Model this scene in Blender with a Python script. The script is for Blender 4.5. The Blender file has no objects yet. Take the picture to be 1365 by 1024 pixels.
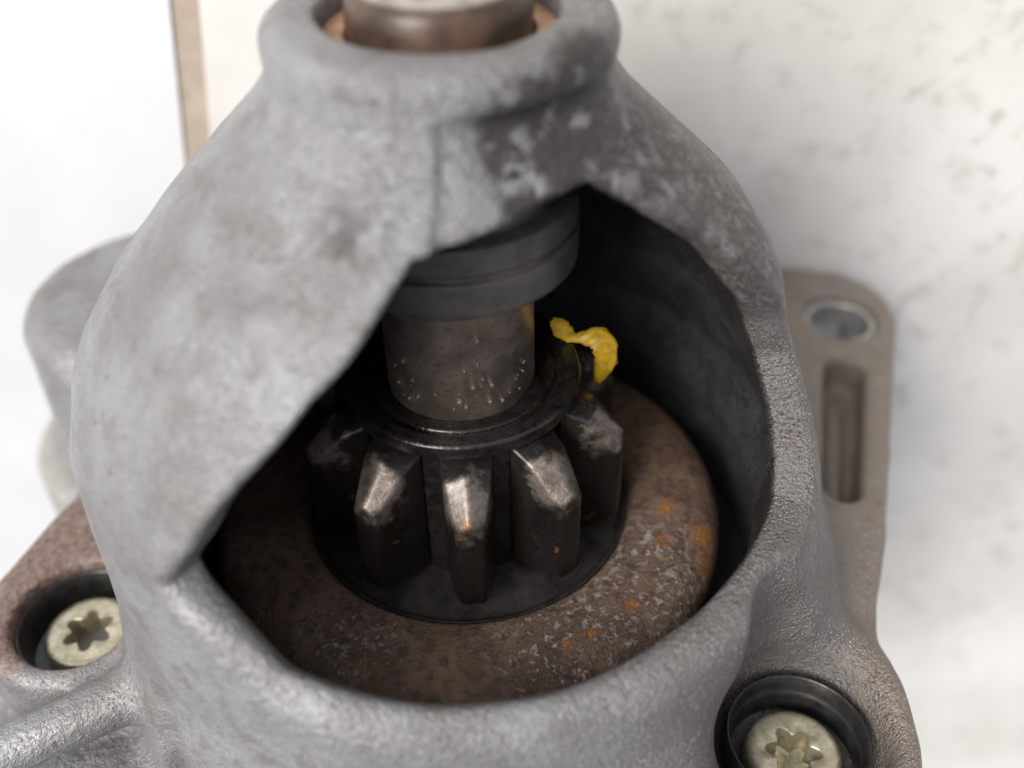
import bpy, bmesh, math, random
import numpy as np
from mathutils import Vector, Matrix

MM = 0.001
GZ = 60.5            # starter axis height above the tabletop, in mm
sc = bpy.context.scene

# ------------------------------------------------------------------ camera
EL, ROLL, FPX = math.radians(39.9), math.radians(1.2), 1350.0
r0 = Vector((1, 0, 0)); u0 = Vector((0, math.cos(EL), -math.sin(EL)))
fw = -Vector((0, math.sin(EL), math.cos(EL)))
rt = math.cos(ROLL) * r0 - math.sin(ROLL) * u0
up = math.sin(ROLL) * r0 + math.cos(ROLL) * u0
cpos = -110.5 * (fw + rt * ((614.7 - 682.5) / FPX) + up * ((512 - 487.3) / FPX))
cam_d = bpy.data.cameras.new('camera'); cam = bpy.data.objects.new('camera', cam_d)
sc.collection.objects.link(cam); sc.camera = cam
cam_d.sensor_width = 36.0; cam_d.lens = 36.0 * FPX / 1365.0
cam_d.clip_start = 0.005; cam_d.clip_end = 20.0
M = Matrix((rt, up, -fw)).transposed().to_4x4()
M.translation = (cpos + Vector((0, 0, GZ))) * MM
cam.matrix_world = M
cam_d.dof.use_dof = True
cam_d.dof.focus_distance = 0.106
cam_d.dof.aperture_fstop = 12.0

# ------------------------------------------------------------------ light
SUN = Vector((-0.49, 0.46, 0.74)).normalized()
w = bpy.data.worlds.new('World'); sc.world = w; w.use_nodes = True
nt = w.node_tree; bg = nt.nodes['Background']
sky = nt.nodes.new('ShaderNodeTexSky'); sky.sky_type = 'NISHITA'; sky.sun_disc = False
sky.sun_elevation = math.asin(SUN.z); sky.sun_rotation = math.atan2(SUN.x, SUN.y)
sky.air_density = 0.7; sky.dust_density = 4.0; sky.ozone_density = 0.6
hs = nt.nodes.new('ShaderNodeHueSaturation'); hs.inputs['Saturation'].default_value = 0.35   # thin white overcast
nt.links.new(sky.outputs[0], hs.inputs['Color'])
nt.links.new(hs.outputs[0], bg.inputs[0]); bg.inputs[1].default_value = 0.15
sd = bpy.data.lights.new('sun', 'SUN'); sd.energy = 2.0; sd.angle = math.radians(30)
sd.color = (1.0, 0.95, 0.89)
so = bpy.data.objects.new('sun', sd); sc.collection.objects.link(so)
so.rotation_euler = SUN.to_track_quat('Z', 'Y').to_euler()
so.location = (0, 0, 1)
sc.view_settings.view_transform = 'Standard'; sc.view_settings.look = 'None'
sc.view_settings.gamma = 1.0; sc.view_settings.use_curve_mapping = False
sc.view_settings.exposure = 0.22
sc.render.engine = 'CYCLES'; sc.cycles.max_bounces = 8

# ------------------------------------------------------------------ node helpers
class NT:
    def __init__(s, name):
        s.m = bpy.data.materials.new(name); s.m.use_nodes = True
        s.t = s.m.node_tree; s.b = s.t.nodes['Principled BSDF']
        tc = s.n('ShaderNodeTexCoord'); mp = s.n('ShaderNodeMapping')
        s.t.links.new(tc.outputs['Object'], mp.inputs[0]); mp.inputs['Scale'].default_value = (1000, 1000, 1000)
        s.co = mp.outputs[0]
    def n(s, k): return s.t.nodes.new(k)
    def put(s, sock, v):
        if isinstance(v, bpy.types.NodeSocket): s.t.links.new(v, sock)
        elif v is not None: sock.default_value = v
    def noise(s, scale, detail=4, rough=.55, dist=0, vec=None, off=None):
        k = s.n('ShaderNodeTexNoise'); v = vec or s.co
        if off: v = s.vmath('ADD', v, off)
        s.put(k.inputs['Vector'], v); k.inputs['Scale'].default_value = scale
        k.inputs['Detail'].default_value = detail; k.inputs['Roughness'].default_value = rough
        k.inputs['Distortion'].default_value = dist
        return k.outputs['Fac']
    def vor(s, scale, feature='F1', out='Distance', vec=None, rnd=1.0):
        k = s.n('ShaderNodeTexVoronoi'); k.feature = feature
        s.put(k.inputs['Vector'], vec or s.co); k.inputs['Scale'].default_value = scale
        k.inputs['Randomness'].default_value = rnd
        return k.outputs[out]
    def vmath(s, op, a, b=None, out=0):
        k = s.n('ShaderNodeVectorMath'); k.operation = op; s.put(k.inputs[0], a)
        if b is not None: s.put(k.inputs[1], b)
        return k.outputs['Value' if op in ('LENGTH', 'DISTANCE', 'DOT_PRODUCT') else 'Vector']
    def math(s, op, a, b=0.0, clamp=False):
        k = s.n('ShaderNodeMath'); k.operation = op; k.use_clamp = clamp
        s.put(k.inputs[0], a); s.put(k.inputs[1], b); return k.outputs[0]
    def ramp(s, v, lo, hi, a=0.0, b=1.0):
        k = s.n('ShaderNodeMapRange'); k.interpolation_type = 'SMOOTHSTEP'; k.clamp = True
        s.put(k.inputs[0], v); k.inputs[1].default_value = lo; k.inputs[2].default_value = hi
        k.inputs[3].default_value = a; k.inputs[4].default_value = b; return k.outputs[0]
    def mix(s, f, a, b):
        k = s.n('ShaderNodeMix'); k.data_type = 'RGBA'
        s.put(k.inputs[0], f)
        for q, v in ((6, a), (7, b)):
            s.put(k.inputs[q], v if isinstance(v, bpy.types.NodeSocket) else (*v, 1))
        return k.outputs[2]
    def warp(s, scale, amp):
        k = s.n('ShaderNodeTexNoise'); s.put(k.inputs['Vector'], s.co); k.inputs['Scale'].default_value = scale
        k.inputs['Detail'].default_value = 3
        d = s.vmath('SUBTRACT', k.outputs['Color'], (.5, .5, .5))
        q = s.n('ShaderNodeVectorMath'); q.operation = 'SCALE'; s.put(q.inputs[0], d); q.inputs['Scale'].default_value = amp
        return s.vmath('ADD', s.co, q.outputs[0])
    def ball(s, c, r0, r1, vec=None):          # 1 inside r0, 0 beyond r1 (a stain round a point, mm)
        return s.ramp(s.vmath('DISTANCE', vec or s.co, c), r0, r1, 1, 0)
    def sep(s, v):
        k = s.n('ShaderNodeSeparateXYZ'); s.put(k.inputs[0], v); return k.outputs
    def bump(s, h, dist_mm, strength=1.0, prev=None):
        k = s.n('ShaderNodeBump'); s.put(k.inputs['Height'], h)
        k.inputs['Distance'].default_value = dist_mm * MM; k.inputs['Strength'].default_value = strength
        if prev is not None: s.put(k.inputs['Normal'], prev)
        return k.outputs[0]
    def out(s, color=None, rough=None, metal=None, normal=None, spec=None, **kw):
        b = s.b
        if color is not None: s.put(b.inputs['Base Color'], color if isinstance(color, bpy.types.NodeSocket) else (*color, 1))
        s.put(b.inputs['Roughness'], rough); s.put(b.inputs['Metallic'], metal); s.put(b.inputs['Normal'], normal)
        s.put(b.inputs['Specular IOR Level'], spec)
        for k, v in kw.items(): s.put(b.inputs[k.replace('_', ' ')], v)
        return s.m

# ------------------------------------------------------------------ materials
def mat_cast():
    a = NT('cast_aluminium'); wv = a.warp(.35, 5.0); wf = a.warp(1.1, 2.2)
    x, y, z = a.sep(a.co)
    n1 = a.noise(.07, 5, .6); n2 = a.noise(.28, 5, .6, off=(31, 7, 3)); n3 = a.noise(1.1, 4, .6); n4 = a.noise(2.4, 3, .6)
    c = a.mix(a.ramp(n1, .36, .64), (.25, .245, .243), (.355, .358, .372))
    c = a.mix(a.math('MULTIPLY', a.ramp(n2, .48, .68), .6), c, (.20, .185, .172))
    n5 = a.noise(.13, 6, .65, .6, off=(70, 12, 5))
    c = a.mix(a.math('MULTIPLY', a.ramp(n5, .50, .70), .3), c, (.40, .40, .42))
    c = a.mix(a.ramp(n4, .35, .7, .22, 0), c, (.12, .11, .105))
    pit = a.math('MULTIPLY', a.ramp(a.vor(.42), .10, .2, 1, 0), a.ramp(a.noise(.12, 3, .5, off=(1, 80, 3)), .5, .6))
    c = a.mix(a.math('MULTIPLY', pit, .7), c, (.15, .13, .12))
    # browner, dirtier metal on the flank to the right and on the flange plate
    right = a.ramp(a.math('ADD', x, a.math('MULTIPLY', a.math('SUBTRACT', n1, .5), 30)), 6, 26)
    low = a.ramp(y, 24, 6)
    c = a.mix(a.math('MULTIPLY', right, .62), c, (.18, .155, .14))
    fl = a.math('MULTIPLY', a.ramp(x, 40, 46), a.ramp(y, -18, -24))
    c = a.mix(a.math('MULTIPLY', fl, a.ramp(n2, .25, .6, .55, .95)), c, (.30, .25, .21))
    # white oxide specks
    v = a.vor(2.3); sp = a.ramp(v, .10, .38, 1, 0)
    dens = a.math('MULTIPLY', a.ramp(a.noise(.22, 4, .6, off=(5, 50, 9)), .38, .58), a.ramp(x, -25, 20, .14, 1))
    c = a.mix(a.math('MULTIPLY', a.math('MULTIPLY', sp, dens), .95), c, (.66, .66, .67))
    # dark oil film on the neck
    oil = a.ball((8.2, 33.5, 14.5), 4.2, 6.2, wf)
    for p, r in (((12.5, 35.2, 9.5), 4.0), ((13.5, 31, 11), 4.2), ((9.5, 30, 17), 3.6), ((16.5, 29.5, 9), 3.5)):
        oil = a.math('MAXIMUM', oil, a.ball(p, r, r + 2.4, wf))
    oil = a.math('MAXIMUM', oil, a.math('MULTIPLY', a.ball((19, 28, 5), 3.5, 7.5, wv), .8))
    oil = a.math('MAXIMUM', oil, a.math('MULTIPLY', a.ball((25, 20, 9), 7, 14, wv), .8))
    oil = a.math('MAXIMUM', oil, a.math('MULTIPLY', a.ball((-6.2, 28, 19.5), .5, 5, wv), .6))
    oil = a.math('MAXIMUM', oil, a.math('MULTIPLY', a.ball((10, 30, 17), 2, 5, wf), .9))
    hol = a.math('MINIMUM', a.ramp(a.noise(.34, 5, .68, off=(3, 3, 40)), .54, .585, 1, .05), a.math('MAXIMUM', a.ramp(a.noise(1.3, 4, .65, off=(13, 3, 4)), .5, .62, 1, .3), a.ramp(x, 12, 17, 1, 0)))
    oil = a.math('MULTIPLY', oil, hol)
    c = a.mix(a.math('MULTIPLY', oil, .96), c, (.04, .035, .032))
    # rust-brown crust round the bolt pocket
    rust = a.math('MULTIPLY', a.ball((-48, -26, 6), 12, 15.5, wv), a.ramp(y, -29.5, -27.8))
    rust = a.math('MULTIPLY', rust, a.ramp(z, 24, 19))
    rc = a.mix(a.ramp(n3, .35, .65), (.13, .075, .06), (.27, .19, .15))
    c = a.mix(a.math('MULTIPLY', rust, a.ramp(n2, .3, .5, .6, .95)), c, rc)
    # inner faces of the cavity darkened
    at = a.n('ShaderNodeAttribute'); at.attribute_name = 'inner_dark'
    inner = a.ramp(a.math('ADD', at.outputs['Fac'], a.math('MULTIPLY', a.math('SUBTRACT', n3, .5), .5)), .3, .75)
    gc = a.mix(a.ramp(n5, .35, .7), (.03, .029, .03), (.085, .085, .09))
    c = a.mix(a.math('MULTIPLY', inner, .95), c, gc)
    rough = a.ramp(n3, .3, .7, .32, .55)
    rough = a.mix(oil, (.5, .5, .5), (.38, .38, .38)) if False else rough
    nb = a.bump(n1, .5, .5)
    nb = a.bump(n2, .4, .8, nb)
    nb = a.bump(n3, .3, .9, nb)
    gr = a.math('MULTIPLY', a.math('ADD', n4, a.math('MULTIPLY', sp, .6)), a.ramp(x, -30, 20, .42, 1.4))
    nb = a.bump(gr, .34, 1.0, nb)
    met = a.math('MULTIPLY', a.math('SUBTRACT', 1.0, a.math('MAXIMUM', oil, rust)), .4)
    return a.out(c, rough, met, nb)

def mat_simple(name, c0, c1, scale, rough, metal, bump=.05, bscale=2.0, rr=.12, **kw):
    a = NT(name); n = a.noise(scale, 5, .6); m = a.noise(bscale, 4, .6, off=(9, 2, 4))
    return a.out(a.mix(a.ramp(n, .3, .7), c0, c1), a.ramp(m, .3, .7, rough - rr, rough + rr), metal, a.bump(m, bump, .8), **kw)

def mat_rust_plate():
    a = NT('rusty_plate'); wv = a.warp(.5, 4); x, y, z = a.sep(a.co)
    n1 = a.noise(.16, 5, .6); n2 = a.noise(.8, 5, .65); n3 = a.noise(2.2, 4, .65)
    c = a.mix(a.ramp(n1, .3, .7), (.15, .09, .06), (.28, .18, .12))
    c = a.mix(a.math('MULTIPLY', a.ramp(n2, .48, .62), .7), c, (.075, .05, .042))
    fz = a.math('MAXIMUM', a.ball((16, -19, 18), 10, 18, wv), a.math('MULTIPLY', a.ball((-12, -19, 22), 1, 9, wv), .8))
    fl = a.math('MULTIPLY', a.ramp(a.noise(1.2, 5, .72, off=(8, 1, 7)), .47, .60), fz)
    c = a.mix(a.math('MULTIPLY', fl, .8), c, (.50, .43, .385))
    og = None
    for p, r in (((27, -19.5, 8.5), 2.6), ((27, -19.5, 12), 2.2), ((22.5, -19, 9), 1.5), ((23, -19, 4), 1.8), ((10.6, -19, 23), 1.0), ((13.4, -19, 21.6), .9), ((18, -19, 18), 1.2)):
        q = a.ball(p, r * .3, r, a.warp(1.2, 1.6)); og = q if og is None else a.math('MAXIMUM', og, q)
    og = a.math('MULTIPLY', og, a.ramp(n2, .35, .55))
    c = a.mix(a.math('MULTIPLY', og, .9), c, (.48, .19, .03))
    nb = a.bump(n2, .3, .8); nb = a.bump(a.math('ADD', n3, fl), .32, .9, nb)
    return a.out(c, a.ramp(n3, .3, .7, .45, .8), .12, nb)

def mat_tooth():
    a = NT('pinion_steel'); x, y, z = a.sep(a.co)
    oi = a.n('ShaderNodeObjectInfo'); rv = a.n('ShaderNodeCombineXYZ'); rm = a.math('MULTIPLY', oi.outputs['Random'], 300.0)
    for q in range(3): a.put(rv.inputs[q], rm)
    a.co = a.vmath('ADD', a.co, rv.outputs[0])
    n1 = a.noise(.5, 5, .6); n2 = a.noise(1.6, 5, .65)
    bare_lit = a.ramp(a.math('ADD', y, a.math('MULTIPLY', a.math('SUBTRACT', n1, .5), 6)), -8.6, -5.6)  # lower teeth black: grease plus the shade there put into the colour
    c = a.mix(bare_lit, (.016, .013, .012), a.mix(a.ramp(n1, .35, .65), (.13, .105, .088), (.25, .21, .18)))
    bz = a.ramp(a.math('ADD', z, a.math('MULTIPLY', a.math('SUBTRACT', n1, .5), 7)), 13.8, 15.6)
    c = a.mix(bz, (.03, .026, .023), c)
    c = a.mix(a.math('MULTIPLY', a.ramp(n2, .60, .70), .75), c, (.03, .024, .02))
    c = a.mix(a.math('MULTIPLY', a.ramp(a.noise(.42, 3, .5, off=(9, 9, 60)), .68, .72), .8), c, (.20, .085, .018))
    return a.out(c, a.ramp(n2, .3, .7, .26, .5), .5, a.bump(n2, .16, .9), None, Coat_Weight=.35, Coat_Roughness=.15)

def mat_shaft():
    a = NT('shaft_steel'); x, y, z = a.sep(a.co)
    n1 = a.noise(.35, 5, .6); n2 = a.noise(1.8, 4, .6)
    st = a.noise(1.5, 3, .6, vec=a.vmath('MULTIPLY', a.co, (.15, 3.0, .15)))
    c = a.mix(a.ramp(n1, .3, .7), (.50, .40, .34), (.66, .56, .49))
    c = a.mix(a.math('MULTIPLY', a.ramp(n2, .55, .7), .5), c, (.10, .07, .06))
    end = a.ramp(y, 27, 30)
    rc = a.mix(a.ramp(n1, .35, .65), (.05, .033, .025), (.115, .072, .05))
    c = a.mix(end, c, rc)
    face = a.ramp(y, 41.0, 41.35)
    c = a.mix(a.math('MULTIPLY', face, a.ramp(n1, .3, .55, .4, 1)), c, (.42, .38, .34))
    nb = a.bump(st, .03, .6); nb = a.bump(n2, .05, .5, nb)
    return a.out(c, a.ramp(n1, .3, .7, .30, .44), a.ramp(y, 27, 30, .85, .1), nb)

def mat_table(name, lo, hi):
    a = NT(name); wv = a.warp(.03, 30)
    n1 = a.noise(.018, 5, .55); n2 = a.noise(.11, 5, .6); n3 = a.noise(.22, 4, .6, off=(40, 4, 0)); n4 = a.noise(.02, 3, .5, off=(90, 30, 0))
    c = a.mix(a.ramp(n1, .3, .7), lo, hi)
    x, y, z = a.sep(a.co); dirty = a.ramp(x, -20, 30)
    sp = a.math('MULTIPLY', a.math('MULTIPLY', a.ramp(n3, .52, .72), a.ramp(n4, .38, .60)), dirty)
    c = a.mix(a.math('MULTIPLY', sp, .75), c, (.42, .39, .35))
    st = a.math('MULTIPLY', a.ramp(n2, .55, .72), dirty)
    c = a.mix(a.math('MULTIPLY', st, .6), c, (.46, .43, .39))
    sc_ = a.noise(.05, 4, .6, vec=a.vmath('MULTIPLY', wv, (.25, 3.2, 1)))
    c = a.mix(a.math('MULTIPLY', a.math('MULTIPLY', a.ramp(sc_, .62, .72), dirty), .3), c, (.45, .42, .38))
    return a.out(c, a.ramp(n2, .3, .7, .35, .55), 0, a.bump(n2, .15, .5))

CAST = mat_cast(); RUSTP = mat_rust_plate(); TOOTH = mat_tooth(); SHAFT = mat_shaft(); TABLE = mat_table('cream_painted_board', (.58, .565, .53), (.74, .73, .70)); TABLE2 = mat_table('white_painted_board', (.64, .65, .66), (.71, .72, .73))
GREASE = mat_simple('greasy_black_steel', (.010, .009, .009), (.032, .028, .026), .6, .24, .3, .16, 1.5, Coat_Weight=.6, Coat_Roughness=.12)
CLUTCH = mat_simple('dark_clutch_disc', (.022, .02, .019), (.06, .052, .047), .5, .5, .3, .08, 2.0)
COLLAR = mat_simple('dull_grey_collar', (.065, .059, .057), (.105, .095, .09), .4, .42, .3, .03, 1.2)
BRONZE = mat_simple('bronze_bushing', (.45, .24, .14), (.62, .38, .24), .4, .45, .6, .05, 1.5)
ZINC = mat_simple('yellow_zinc_plate', (.44, .40, .28), (.66, .62, .48), .7, .36, .75, .06, 1.6)
STEEL = mat_simple('bright_steel', (.45, .44, .42), (.6, .59, .57), .4, .35, .8, .04, 1.4)
BLACK = mat_simple('liner_black', (.012, .012, .012), (.03, .03, .03), .5, .35, 0, .05, 1.0)
SOLM = mat_simple('grey_cast_cap', (.30, .285, .27), (.42, .41, .39), .12, .55, .35, .2, .6)
YOKE = mat_simple('black_painted_yoke', (.02, .02, .02), (.05, .05, .05), .2, .45, 0, .06, 1.0)
WOOD = mat_simple('raw_brown_edge', (.34, .275, .22), (.46, .385, .32), .15, .7, 0, .1, .8)
def mat_yellow():
    a = NT('yellow_film'); n = a.noise(.9, 5, .6); m = a.noise(.4, 4, .6, off=(7, 1, 1))
    c = a.mix(a.ramp(n, .3, .7), (.33, .185, .008), (.52, .34, .018))
    return a.out(c, .45, 0, a.bump(m, .25, .8))
YELLOW = mat_yellow()
def mat_oil():
    a = NT('oil_drop'); return a.out((.20, .165, .14), .06, 0, None, .9, Transmission_Weight=.3, IOR=1.45)
OIL = mat_oil()

# ------------------------------------------------------------------ object helpers
def link(name, me, mat, parent=None, off=True, smooth=True):
    me.materials.append(mat)
    if smooth:
        me.polygons.foreach_set('use_smooth', np.ones(len(me.polygons), dtype=bool))
    o = bpy.data.objects.new(name, me); sc.collection.objects.link(o)
    if parent is not None:
        o.parent = parent
        if parent.type == 'EMPTY' and off: o.location = (0, 0, GZ * MM)
    return o
def tag(o, label, cat, group=None):
    o['label'] = label; o['category'] = cat
    if group: o['group'] = group
def from_pts(name, V, F):
    me = bpy.data.meshes.new(name)
    me.from_pydata([tuple(np.asarray(v) * MM) for v in V], [], F); me.update(); return me
def lathe(name, prof, n=96, cx=0., cz=0., wob=0., seed=0, closed=True):
    """prof = [(r, y)...] revolved about the line (cx, *, cz) along y"""
    rng = random.Random(seed); ph = [rng.uniform(0, 6.28) for _ in range(6)]
    V, Fc = [], []
    m = len(prof)
    for i in range(n):
        t = 2 * math.pi * i / n
        for (r, y) in prof:
            d = wob * (math.sin(3 * t + ph[0] + y * .4) + .6 * math.sin(7 * t + ph[1]) + .4 * math.sin(13 * t + ph[2] + y)) / 2
            V.append((cx + (r + d) * math.sin(t), y + d * .5, cz + (r + d) * math.cos(t)))
    for i in range(n):
        j = (i + 1) % n
        for k in range(m if closed else m - 1):
            l = (k + 1) % m
            Fc.append((i * m + k, j * m + k, j * m + l, i * m + l))
    me = from_pts(name, V, Fc)
    bm = bmesh.new(); bm.from_mesh(me); bmesh.ops.remove_doubles(bm, verts=bm.verts, dist=1e-7)
    bmesh.ops.recalc_face_normals(bm, faces=bm.faces); bm.to_mesh(me); bm.free(); me.update()
    return me
def roundprof(pts, rad=.3, seg=4):
    """round the corners of a closed (r, y) profile"""
    out = []; n = len(pts)
    for i in range(n):
        a, b, c = (np.array(pts[(i + k) % n], float) for k in (-1, 0, 1))
        la, lc = np.linalg.norm(a - b), np.linalg.norm(c - b)
        q = min(rad, la * .45, lc * .45)
        if b[0] < 1e-6: out.append(tuple(b)); continue
        p0 = b + (a - b) / la * q; p1 = b + (c - b) / lc * q
        for k in range(seg + 1):
            t = k / seg; out.append(tuple((1 - t) ** 2 * p0 + 2 * t * (1 - t) * b + t * t * p1))
    return out

# ------------------------------------------------------------------ cast housing as a distance field
KY = np.array([-60, -32., -24., -16., -10., -4., 2., 8., 14., 20., 26., 31., 34.3, 36.2, 45.])
KX = np.array([1.69, 1.69, 1.36, .19, -.41, -1.25, -2.2, -2.2, -.9, -.2, -.3, -.3, 0, 0, 0])
KR = np.array([46, 44.57, 43.13, 41., 40.23, 39.3, 38.09, 35.79, 33.12, 28.65, 22.67, 17.5, 14.9, 15.4, 15.3])
YT = np.linspace(-70, 50, 1201)
def smooth_tab(k, s=13):
    t = np.interp(YT, KY, k); ker = np.hanning(2 * s + 1); ker /= ker.sum()
    return np.convolve(np.pad(t, s, mode='edge'), ker, 'valid')
TX, TR = smooth_tab(KX), smooth_tab(KR)
OPEN = [(-36.2, 1.2), (-31.9, 5.6), (-28.4, 10.5), (-23.7, 14.9), (-19.2, 18.7), (-13.4, 22.1), (-7.5, 25.8), (-4, 27.6),
        (3.8, 27.9), (10.4, 28.2), (25, 28.9), (43.3, 29.4), (56.6, 25.6), (66.6, 21.3), (72, 15.6), (79, 10), (84, 4), (82, -3),
        (68.1, -7.7), (55.4, -7.9), (43.7, -8), (32.1, -8.3), (20.3, -8.7), (8.9, -8.6), (-1.9, -8.3), (-12.7, -7.4),
        (-21.8, -6.2), (-29.3, -2.2), (-34.4, -.3)]
def poly_sd(P, A, B):
    """signed distance of grid points (A, B) to polygon P"""
    P = np.asarray(P, float); d = np.full(A.shape, 1e9); ins = np.zeros(A.shape, bool)
    for i in range(len(P)):
        p, q = P[i - 1], P[i]; e = q - p
        wx, wy = A - p[0], B - p[1]
        t = np.clip((wx * e[0] + wy * e[1]) / (e @ e), 0, 1)
        d = np.minimum(d, (wx - e[0] * t) ** 2 + (wy - e[1] * t) ** 2)
        c = ((p[1] > B) != (q[1] > B))
        with np.errstate(divide='ignore', invalid='ignore'):
            xi = e[0] * (B - p[1]) / (e[1] if abs(e[1]) > 1e-12 else 1e-12) + p[0]
        ins ^= c & (A < xi)
    d = np.sqrt(d); return np.where(ins, -d, d)
SG, YG = np.meshgrid(np.linspace(-110, 110, 661), np.linspace(-40, 45, 341), indexing='ij')   # arc length (30 mm per radian), y
OPT = poly_sd([(math.radians(a) * 30, y) for a, y in OPEN], SG, YG).astype(np.float32)
PLATE = [(18, -59), (56, -59), (61.5, -57.5), (65.5, -54), (67.4, -49), (67.2, -43), (60, -22), (52.6, .3), (48, 12), (45.5, 21), (43, 34), (20, 34), (10, 0)]
XP, ZP = np.meshgrid(np.linspace(-80, 80, 401), np.linspace(-66, 60, 316), indexing='ij')
PLT = poly_sd(PLATE, XP, ZP).astype(np.float32)
BASE = [(-20, 44), (-58, 36), (-66, 20), (-62, -2), (-45, -30), (-20, -40), (0, 0), (10, 42)]
BST = poly_sd(BASE, XP, ZP).astype(np.float32)
def bil(T, a, a0, da, b, b0, db):
    fa = np.clip((a - a0) / da, 0, T.shape[0] - 1.001); fb = np.clip((b - b0) / db, 0, T.shape[1] - 1.001)
    i = fa.astype(np.int32); j = fb.astype(np.int32); u = fa - i; v = fb - j
    return (T[i, j] * (1 - u) * (1 - v) + T[i + 1, j] * u * (1 - v) + T[i, j + 1] * (1 - u) * v + T[i + 1, j + 1] * u * v)
def smin(a, b, k):
    h = np.maximum(k - np.abs(a - b), 0) / k; return np.minimum(a, b) - h * h * k * .25
def smax(a, b, k): return -smin(-a, -b, k)
def slab(y, lo, hi): return np.maximum(lo - y, y - hi)
def capsule(x, y, z, p, q, r0, r1=None):
    r1 = r0 if r1 is None else r1
    p = np.array(p, float); e = np.array(q, float) - p
    t = np.clip(((x - p[0]) * e[0] + (y - p[1]) * e[1] + (z - p[2]) * e[2]) / (e @ e), 0, 1)
    return np.sqrt((x - p[0] - e[0] * t) ** 2 + (y - p[1] - e[1] * t) ** 2 + (z - p[2] - e[2] * t) ** 2) - (r0 + (r1 - r0) * t)
rngn = np.random.default_rng(5)
WAVES = [(rngn.normal(size=3) / s, rngn.uniform(0, 6.28), a) for s, a, k in ((7., .05, 7), (2.6, .045, 8)) for _ in range(k)]
RB = (35.0, 28.3); LB = (-45.7, 11.5)
def housing(x, y, z):
    cx = np.interp(y, YT, TX); R = np.interp(y, YT, TR)
    dx = x - cx; rho = np.hypot(dx, z); phi = np.arctan2(dx, z)
    # step of the parting line on the front of the neck
    st = 1.1 / (1 + np.exp(np.clip((x - .2) * 7, -40, 40))) * np.clip((y - 18) / 5, 0, 1) * np.clip((36.5 - y) / 2.5, 0, 1) * np.clip((x + 20) / 16, 0, 1)
    rid = .3 * np.exp(-((x - 1.4) / 1.1) ** 2) * np.clip((y - 25) / 3, 0, 1) * np.clip((37 - y) / 3, 0, 1)
    Rf = R + np.where(z > 0, st + rid, 0)
    # flatter land under the opening
    o = (rho - Rf) * .86
    fc = x * math.sin(.52) + z * math.cos(.52) - (R - 1.1 + 5 * np.clip((25 - y) / 7, 0, 1) + 6 * np.clip((y - 35.5) / 1.5, 0, 1) + 5 * np.clip((.8 - x) / 1.0, 0, 1))
    o = smax(o, fc * .8, .5)          # flat face beside the parting line
    o = smax(o, y - 39.2, 2.4)
    o = smax(o, -38 - y, .5)
    # base flange, lobes, plate
    b = smax(bil(BST, x, -80, .4, z, -66, .4), slab(y, -40, -36.2), 1.5)
    o = smin(o, b, 3.0)
    pl = smax(bil(PLT, x, -80, .4, z, -66, .4), slab(y, -38, -27.0), 2.0)
    o = smin(o, pl, 3.5)
    lb = smax(np.hypot(x - RB[0], z - RB[1]) - 11.6, slab(y, -38, -26.8), 2.2)
    o = smin(o, lb, 7.0)
    t = np.clip(((x + 46) * 7 + (z - 9.5) * -16) / (49 + 256.), 0, 1)
    ll = smax(np.hypot(x + 46 - 7 * t, z - 9.5 + 16 * t) - (12.0 + 1.5 * t), slab(y, -40, -26.4), 1.8)
    o = smin(o, ll, 2.0)
    o = smin(o, capsule(x, y, z, (-28, -25.5, 19), (-62, -31, 33), 3.0, 2.6), 2.6)
    o = smin(o, capsule(x, y, z, (-18, -27, 40), (-34, -35, 42), 3.2, 2.6), 3.0)
    # solenoid lobe behind the left flank
    sl = smax(np.hypot(x + 47, z + 38) - 19.0, slab(y, -40, -14.0), 5.0)
    o = smin(o, sl, 4.0)
    o = smax(o, -capsule(x, y, z, (34.6, -28, 28.4), (30.0, -11, 40.0), 9.0, 6.5), 4.0)
    # cavity, bore
    Ri = np.minimum(R - 4.7, np.interp(y, [-17, -9], [33.0, 35.8]))
    c = smax(smax((rho - Ri) * .86, y - 29.2, 2.0), -31 - y, 1.0)
    o = smax(o, -c, 1.0)
    o = smax(o, -(np.hypot(x, z) - 10.37), .9)
    # pinion opening, cut radially
    op = bil(OPT, phi * 30, -110, 220 / 660, y, -40, .25)
    op = smax(op, 4 - rho, .5)
    wr = np.clip((50 - np.degrees(phi)) / 40, 0, 1) * np.clip((1.5 - y) / 7, 0, 1)
    o = smax(o, -(op + .15 + 1.2 * wr), 1.2 + 3.4 * wr)
    # counterbores and bolt shanks
    o = smax(o, -smax(np.hypot(x - RB[0], z - RB[1]) - 7.5, -34.6 - y, .8), .9)
    o = smax(o, -smax(np.hypot(x - LB[0], z - LB[1]) - 7.7, -33.2 - y, 2.0), .9)
    # ear hole, slot pocket, drain hole
    o = smax(o, -(np.hypot(x - 58.3, z + 44.5) - 5.6), 1.2)
    sl = capsule(x, 0 * y, z, (55.2, 0, -30.5), (48.6, 0, -6.5), 3.0, 2.3)
    o = smax(o, -smax(sl, -33.5 - y, 2.0), 1.4)
    o = smin(o, capsule(x, y, z, (53.6, -33.2, -27), (48.6, -32.4, -8.5), 1.5, 1.3), .6)
    o = smax(o, -smax(np.hypot(x + 32, z - 30) - 3.0, -39 - y, .5), 1.0)
    o = smax(o, -capsule(x, y, z, (.6, 37.0, 16.0), (.2, 27.5, 21.4), .75, .55), .6)
    o = smax(o, -capsule(x, y, z, (3.9, 36.0, 15.9), (3.6, 29.0, 19.9), .35), 1.2)
    # knocks and casting flaws
    o = smax(o, -capsule(x, y, z, (-21.2, 23.3, 15.4), (-19.6, 22.3, 18.2), .35, .7), .9)
    o = smin(o, capsule(x, y, z, (-18.6, 21.3, 19.2), (-13.0, 22.2, 22.4), .5, .8), 3.0)
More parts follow.
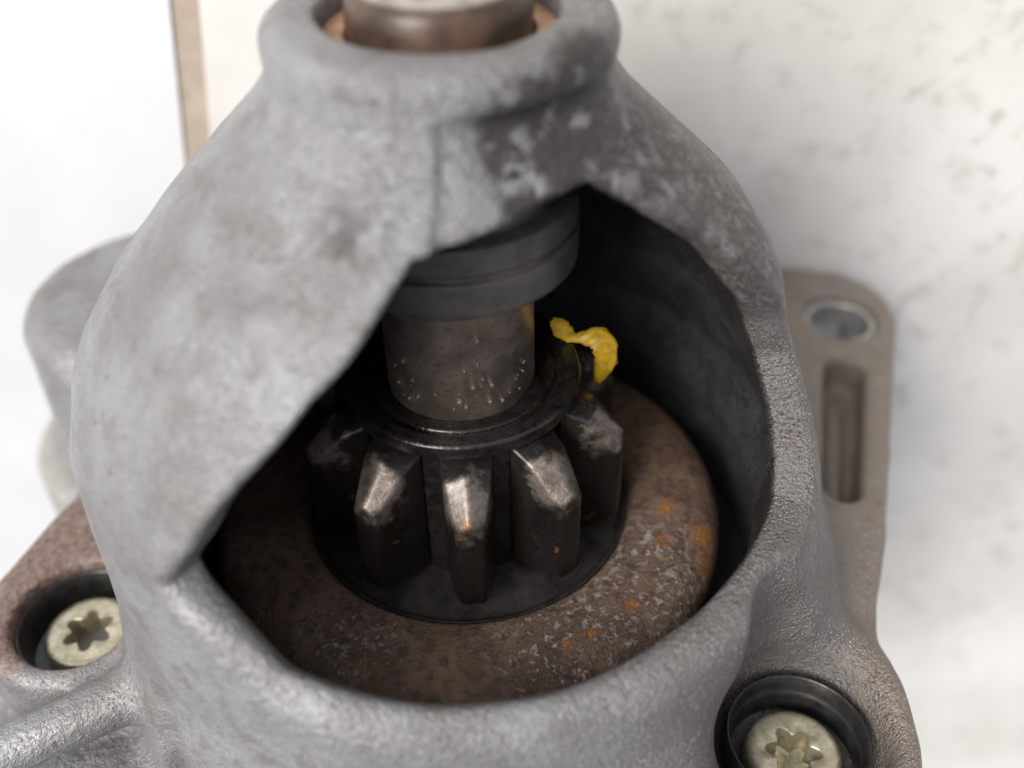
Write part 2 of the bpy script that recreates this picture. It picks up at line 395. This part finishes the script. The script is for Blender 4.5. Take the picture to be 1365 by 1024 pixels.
    o = smax(o, -capsule(x, y, z, (-20.6, 6.8, 31.6), (-18.5, 6.5, 32.6), .3, .8), .6)
    o = smax(o, -capsule(x, y, z, (-10.4, -4.9, 38.2), (-10.4, -4.9, 38.9), .5), .3)
    for k, ph, a in WAVES: o = o + a * .5 * np.sin(k[0] * x + k[1] * y + k[2] * z + ph)
    return o

def surface_nets(fn, lo, hi, h, blk=5, reach=3.2):
    lo = np.array(lo, float); n = np.ceil((np.array(hi) - lo) / h / blk).astype(int) * blk
    nb = n // blk
    ax = [lo[i] + (np.arange(nb[i]) * blk + (blk - 1) / 2) * h for i in range(3)]
    Xc, Yc, Zc = np.meshgrid(*ax, indexing='ij')
    cf = fn(Xc.ravel(), Yc.ravel(), Zc.ravel()).reshape(nb)
    Fv = np.repeat(np.repeat(np.repeat(cf, blk, 0), blk, 1), blk, 2).astype(np.float32)
    act = np.argwhere(np.abs(cf) < reach)
    loc = np.stack(np.meshgrid(*[np.arange(blk)] * 3, indexing='ij'), -1).reshape(-1, 3)
    for s in range(0, len(act), 1000):
        idx = (act[s:s + 1000, None, :] * blk + loc[None]).reshape(-1, 3)
        p = lo + idx * h
        Fv[idx[:, 0], idx[:, 1], idx[:, 2]] = fn(p[:, 0], p[:, 1], p[:, 2])
    neg = Fv < 0
    any_ = np.zeros(tuple(n - 1), bool); all_ = np.ones(tuple(n - 1), bool)
    for dx in (0, 1):
        for dy in (0, 1):
            for dz in (0, 1):
                q = neg[dx:n[0] - 1 + dx, dy:n[1] - 1 + dy, dz:n[2] - 1 + dz]; any_ |= q; all_ &= q
    cells = np.argwhere(any_ & ~all_)
    vid = np.full(tuple(n - 1), -1, np.int32); vid[tuple(cells.T)] = np.arange(len(cells))
    acc = np.zeros((len(cells), 3)); cnt = np.zeros(len(cells))
    cor = [(a, b, c) for a in (0, 1) for b in (0, 1) for c in (0, 1)]
    for a in cor:
        for b in cor:
            if a < b and sum(abs(a[i] - b[i]) for i in range(3)) == 1:
                fa = Fv[cells[:, 0] + a[0], cells[:, 1] + a[1], cells[:, 2] + a[2]]; fb = Fv[cells[:, 0] + b[0], cells[:, 1] + b[1], cells[:, 2] + b[2]]
                m = (fa < 0) != (fb < 0); t = np.where(m, fa / np.where(m, fa - fb, 1), 0)
                pt = np.array(a) + t[:, None] * (np.array(b) - np.array(a))
                acc[m] += pt[m]; cnt[m] += 1
    V = lo + (cells + acc / cnt[:, None]) * h
    quads = []
    for axn in range(3):
        o1, o2 = [(1, 2), (2, 0), (0, 1)][axn]
        A = [slice(None)] * 3; B = [slice(None)] * 3; A[axn] = slice(0, -1); B[axn] = slice(1, None)
        ch = neg[tuple(A)] != neg[tuple(B)]
        e = np.argwhere(ch); e = e[(e[:, o1] > 0) & (e[:, o2] > 0) & (e[:, o1] < n[o1] - 1) & (e[:, o2] < n[o2] - 1)]
        def g(d1, d2):
            q = e.copy(); q[:, o1] -= d1; q[:, o2] -= d2; return vid[q[:, 0], q[:, 1], q[:, 2]]
        Q = np.stack([g(1, 1), g(0, 1), g(0, 0), g(1, 0)], -1)
        fl = ~neg[e[:, 0], e[:, 1], e[:, 2]]
        Q[fl] = Q[fl][:, ::-1]; quads.append(Q)
    return V, np.concatenate(quads)

def mesh_arrays(name, V, Q):
    me = bpy.data.meshes.new(name)
    me.vertices.add(len(V)); me.vertices.foreach_set('co', (V * MM).astype(np.float32).ravel())
    me.loops.add(Q.size); me.loops.foreach_set('vertex_index', Q.astype(np.int32).ravel())
    me.polygons.add(len(Q)); me.polygons.foreach_set('loop_start', np.arange(0, Q.size, 4, dtype=np.int32))
    me.update(calc_edges=True); me.validate(); return me

# ------------------------------------------------------------------ tabletop
def board(name, pts, z0, z1, mat):
    n = len(pts); V = [(x, y, z0) for x, y in pts] + [(x, y, z1) for x, y in pts]
    Fc = [tuple(range(n))[::-1], tuple(range(n, 2 * n))] + [(i, (i + 1) % n, n + (i + 1) % n, n + i) for i in range(n)]
    o = link(name, from_pts(name, V, Fc), mat, smooth=False); o['kind'] = 'structure'; return o
SEAM = [(-38.0, 19.3), (-40.9, -2.7)]          # seam between the two boards, seen beside the nose
sx = (SEAM[1][0] - SEAM[0][0]) / (SEAM[1][1] - SEAM[0][1])
def seam_x(y): return SEAM[0][0] + (y - SEAM[0][1]) * sx
YA, YB = -700, 300
tb = board('tabletop', [(seam_x(YA), YA), (600, YA), (600, YB), (seam_x(YB), YB)], -20, 0, TABLE)
t2 = board('tabletop_board', [(-600, YA), (seam_x(YA) - 4.3, YA), (seam_x(YB) - 4.3, YB), (-600, YB)], -20, 0, TABLE2)
t3 = board('tabletop_joint', [(seam_x(YA) - 4.3, YA), (seam_x(YA), YA), (seam_x(YB), YB), (seam_x(YB) - 4.3, YB)], -20, -.4, WOOD)

# ------------------------------------------------------------------ starter motor
root = bpy.data.objects.new('starter_motor', None); sc.collection.objects.link(root)
tag(root, 'worn grey cast starter motor lying open side up with its pinion showing', 'starter motor')

V, Q = surface_nets(housing, (-72, -42, -62), (72, 42, 52), .45)
hm = mesh_arrays('housing', V, Q)
hv = np.zeros(len(hm.vertices) * 3, np.float32); hm.vertices.foreach_get('co', hv); hv = hv.reshape(-1, 3) / MM
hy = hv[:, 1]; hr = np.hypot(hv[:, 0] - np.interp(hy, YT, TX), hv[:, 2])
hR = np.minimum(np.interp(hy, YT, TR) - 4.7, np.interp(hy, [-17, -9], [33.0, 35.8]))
inner_dark = np.clip(1 - (hr - hR - .15) / .9, 0, 1) * (hy < 29.6)          # darkens the cavity wall
hm.attributes.new('inner_dark', 'FLOAT', 'POINT').data.foreach_set('value', inner_dark.astype(np.float32))
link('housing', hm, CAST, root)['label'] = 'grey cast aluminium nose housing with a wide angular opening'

# shaft and what sits on it
shaft = link('shaft', lathe('shaft', [(0, -25), (8, -25), (8, 29)] + [(8.05, 31), (8.05, 38.8), (7.9, 40.0), (7.5, 40.9), (6.8, 41.3), (3, 41.45), (0, 41.5)], 128, closed=False), SHAFT, root)
col = link('stop_collar', lathe('stop_collar', roundprof([(8.02, 14.7), (11.9, 14.7), (12.4, 15.2), (12.45, 18.7), (11.9, 18.95), (11.9, 19.3), (12.4, 19.6), (12.2, 22.2), (10.6, 22.6), (10.6, 27.0), (8.02, 27.0)], .25, 3), 128, wob=.02), COLLAR, root)
link('bushing', lathe('bushing', roundprof([(8.15, 30.0), (10.33, 30.0), (10.33, 37.2), (8.15, 37.2)], .4), 96), BRONZE, root)
rnd = random.Random(4)
bm = bmesh.new()
def drop(ph, y, r):
    p = Vector((8.0 * math.sin(ph), y, 8.0 * math.cos(ph)))
    m4 = Matrix.Translation(p * MM) @ Matrix.Diagonal((r * MM, r * MM * 1.1, r * MM, 1))
    bmesh.ops.create_icosphere(bm, subdivisions=2, radius=1, matrix=m4)
for ph, y, r in [(-.75, 5.5, .33), (-.05, 9.8, .2), (.28, 9.2, .32), (.1, 5.6, .22), (.27, 6.2, .22), (.2, 3.4, .34), (.45, 3.2, .3), (.02, 1.7, .42), (.1, .9, .3), (-.55, 1.5, .28), (-.9, 2.0, .3), (-.7, .7, .3), (.42, 1.0, .28), (.6, .6, .25), (-.3, 2.4, .2), (-.95, 4.0, .22), (-.62, 3.4, .22), (.33, 4.2, .18)]:
    drop(ph, y, r)
for _ in range(16): drop(rnd.uniform(-1.2, 1.2), rnd.uniform(.3, 4.5), rnd.uniform(.08, .16))
me = bpy.data.meshes.new('oil_droplets'); bm.to_mesh(me); bm.free()
dr = link('oil_droplets', me, OIL, shaft); dr['kind'] = 'stuff'

# pinion: hub with grooved face and ten chamfered teeth
hub = link('pinion', lathe('pinion', roundprof([(8.03, -.9), (9.3, -.9), (9.5, -.5), (10.1, -.35), (10.4, -.9), (10.9, -.8), (11.2, -.1), (12.7, .1), (13.05, -.2), (13.05, -1.6), (12.2, -2.0), (11.8, -3), (11.7, -21), (8.03, -21)], .15, 3), 128, wob=.05, seed=3), GREASE, root)
def tooth_mesh():
    # lateral half widths and radii of the flank
    lev = [(2.9, 11.6), (2.45, 14.6), (2.05, 16.3), (1.45, 18.2)]
    V, Fc = [], []
    def ytop(x, r): return -1.9 - max(0, r - 14.4) * .95 - max(0, (r - 12) / 5) * abs(x - .2) * .8 - (0.5 if x > 0 else 0) * max(0, x) * .4
    for (hw, r) in lev:
        for k, f in enumerate((-1, -.5, 0, .5, 1)):
            x = hw * f; rr = r + (0.12 if abs(f) < .6 and r > 18 else 0)
            V.append((x, ytop(x, rr), rr))
    nT = len(V)
    for (hw, r) in lev:
        for f in (-1, -.5, 0, .5, 1):
            x = hw * f * .96; rr = r + (0.12 if abs(f) < .6 and r > 18 else 0)
            V.append((x, -19.5 + (r - 11.6) * .2, rr))
    for i in range(3):
        for k in range(4):
            a = i * 5 + k; Fc.append((a, a + 1, a + 6, a + 5)); b = nT + a; Fc.append((b, b + 5, b + 6, b + 1))
    for i in range(3):
        a = i * 5; Fc.append((a, a + 5, nT + a + 5, nT + a)); a = i * 5 + 4; Fc.append((a, nT + a, nT + a + 5, a + 5))
    for k in range(4):
        a = 15 + k; Fc.append((a, a + 1, nT + a + 1, nT + a)); a = k; Fc.append((a, nT + a, nT + a + 1, a + 1))
    me = from_pts('tooth', V, Fc)
    bm = bmesh.new(); bm.from_mesh(me); bmesh.ops.recalc_face_normals(bm, faces=bm.faces)
    ed = [e for e in bm.edges if e.calc_face_angle(0) > .35]
    bmesh.ops.bevel(bm, geom=ed, offset=.42 * MM, segments=3, profile=.6, affect='EDGES')
    bm.to_mesh(me); bm.free(); return me
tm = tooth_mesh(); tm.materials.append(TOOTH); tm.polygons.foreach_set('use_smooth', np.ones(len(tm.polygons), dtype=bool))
tm.set_sharp_from_angle(angle=math.radians(28))
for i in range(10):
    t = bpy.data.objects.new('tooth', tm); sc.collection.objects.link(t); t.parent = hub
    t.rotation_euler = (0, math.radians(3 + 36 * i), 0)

# clutch disc, rusty plate
link('clutch_disc', lathe('clutch_disc', roundprof([(8.1, -27), (8.1, -20.2), (13.0, -20.2), (18.9, -21.3), (18.9, -27)], .4), 128, wob=.03), CLUTCH, root)
pl = [(19.0, -28), (19.0, -21.6), (19.2, -20.4), (19.7, -19.5), (20.3, -19.15), (24, -19.0), (27.2, -19.1), (28.7, -19.6), (29.8, -20.6), (30.3, -22), (30.4, -28)]
link('cover_plate', lathe('cover_plate', pl, 160, wob=.06, seed=9), RUSTP, root)['label'] = 'rust-brown ring plate with orange spots round the pinion'
link('retaining_ring', lathe('retaining_ring', roundprof([(18.2, -22), (19.15, -22), (19.15, -20.0), (18.5, -20.3)], .2), 128), CLUTCH, root)

# bolts with six-lobe sockets
def bolt_mesh():
    n = 96; V, Fc = [], []
    def star(t):
        c = math.cos(6 * t); return 2.45 + .52 * (c if c > 0 else c * 1.05)
    rings = [('r', 3.0, -9), ('r', 3.0, -3.2), ('r', 5.0, -3.2), ('r', 5.2, -2.9), ('r', 5.2, -.75), ('r', 5.05, -.3), ('r', 4.7, -.05), ('r', 4.3, 0), ('s', 1.10, 0), ('s', 1.03, -.08), ('s', 1.0, -.3), ('s', .95, -3.4), ('s', .55, -3.7), ('r', .5, -3.6)]
    for k, a, y in rings:
        for i in range(n):
            t = 2 * math.pi * i / n; r = a if k == 'r' else a * star(t)
            V.append((r * math.sin(t), y, r * math.cos(t)))
    for q in range(len(rings) - 1):
        for i in range(n):
            j = (i + 1) % n; Fc.append((q * n + i, q * n + j, (q + 1) * n + j, (q + 1) * n + i))
    V.append((0, -3.55, 0)); e = len(V) - 1; q = len(rings) - 1
    for i in range(n): Fc.append((q * n + i, q * n + (i + 1) % n, e))
    Fc.append(tuple(range(n))[::-1])
    me = from_pts('bolt', V, Fc)
    bm = bmesh.new(); bm.from_mesh(me); bmesh.ops.recalc_face_normals(bm, faces=bm.faces); bm.to_mesh(me); bm.free()
    me.set_sharp_from_angle(angle=math.radians(40)); return me
bmh = bolt_mesh(); bmh.materials.append(ZINC); bmh.polygons.foreach_set('use_smooth', np.ones(len(bmh.polygons), dtype=bool)); bmh.set_sharp_from_angle(angle=math.radians(40))
for (x, z), y, a in ((RB, -31.4, .35), (LB, -30.0, .1)):
    o = bpy.data.objects.new('bolt', bmh); sc.collection.objects.link(o); o.parent = root
    o.location = (x * MM, y * MM, (z + GZ) * MM); o.rotation_euler = (0, a, 0)
link('seal_or_added_liner', lathe('seal_or_added_liner', roundprof([(7.46, -34), (7.46, -28.3), (7.2, -28.5), (7.05, -30.6), (6.8, -31), (6.7, -34)], .25), 96, RB[0], RB[1]), BLACK, root)  # black seal ring lining the right counterbore
link('seal_or_added_liner', lathe('seal_or_added_liner', roundprof([(7.66, -33), (7.66, -27.9), (7.2, -28.2), (7.0, -30), (6.8, -33)], .25), 96, LB[0], LB[1]), BLACK, root)  # liner added to blacken the left pocket wall, in place of grease on it
link('mounting_sleeve', lathe('mounting_sleeve', roundprof([(4.7, -37.6), (5.75, -37.6), (5.75, -28.3), (4.7, -28.3)], .3), 64, 58.3, -44.5), STEEL, root)
# solenoid and motor body behind the flange
link('solenoid', lathe('solenoid', roundprof([(0, -41), (19.5, -41), (21.8, -42), (21.8, -52), (19.8, -53), (19.8, -105), (0, -105)], 1.2), 96, -50, -38.5), SOLM, root)
link('motor_body', lathe('motor_body', roundprof([(0, -38.5), (36, -38.5), (36, -125), (32, -131), (0, -131)], 2.5), 128), YOKE, root)

# ------------------------------------------------------------------ torn yellow scrap on the pinion
def scrap():
    # centre line (x, y, z) and width, a film torn and folded over the hub edge
    path = [(10.0, 2.9, -4.2, .6), (10.9, 1.9, -4.1, 2.3), (11.9, .8, -4.0, 1.7), (12.7, .3, -4.0, .8), (13.7, .6, -3.8, 1.6), (14.9, .8, -3.4, 2.4), (15.9, .2, -3.0, 3.0), (16.2, -1.2, -2.7, 2.7), (15.9, -2.6, -2.6, 2.2), (15.5, -4.0, -2.6, 1.5), (15.3, -5.0, -2.6, .7)]
    P = np.array(path); n = 40; t = np.linspace(0, len(P) - 1, n)
    C = np.stack([np.interp(t, range(len(P)), P[:, k]) for k in range(4)], -1)
    ker = np.array([.25, .5, .25])
    for _ in range(2):
        for k in range(4): C[1:-1, k] = np.convolve(C[:, k], ker, 'valid')
    rg = np.random.default_rng(2); V = []; m = 9
    vd = np.array([0.05, .66, .75])
    for i in range(n):
        T = C[min(i + 1, n - 1), :3] - C[max(i - 1, 0), :3]; T /= np.linalg.norm(T)
        S = np.cross(T, vd); S /= np.linalg.norm(S); N = np.cross(S, T)
        for j in range(m):
            f = j / (m - 1) * 2 - 1
            jag = 1 + (rg.normal() * .07 if abs(f) > .9 else 0)
            fold = .12 * math.cos(f * 2.2) + .20 * abs(math.sin(i * .55 + f * 2.4)) + rg.normal() * .03
            V.append(C[i, :3] + S * f * C[i, 3] * .5 * jag + N * fold)
    Fc = [(i * m + j, (i + 1) * m + j, (i + 1) * m + j + 1, i * m + j + 1) for i in range(n - 1) for j in range(m - 1)]
    return from_pts('plastic_scrap', V, Fc)
so_ = link('plastic_scrap', scrap(), YELLOW); so_.location = (0, 0, GZ * MM)
md = so_.modifiers.new('thickness', 'SOLIDIFY'); md.thickness = .18 * MM; md.offset = 0
tag(so_, 'torn yellow plastic scrap hanging over the edge of the pinion', 'scrap')
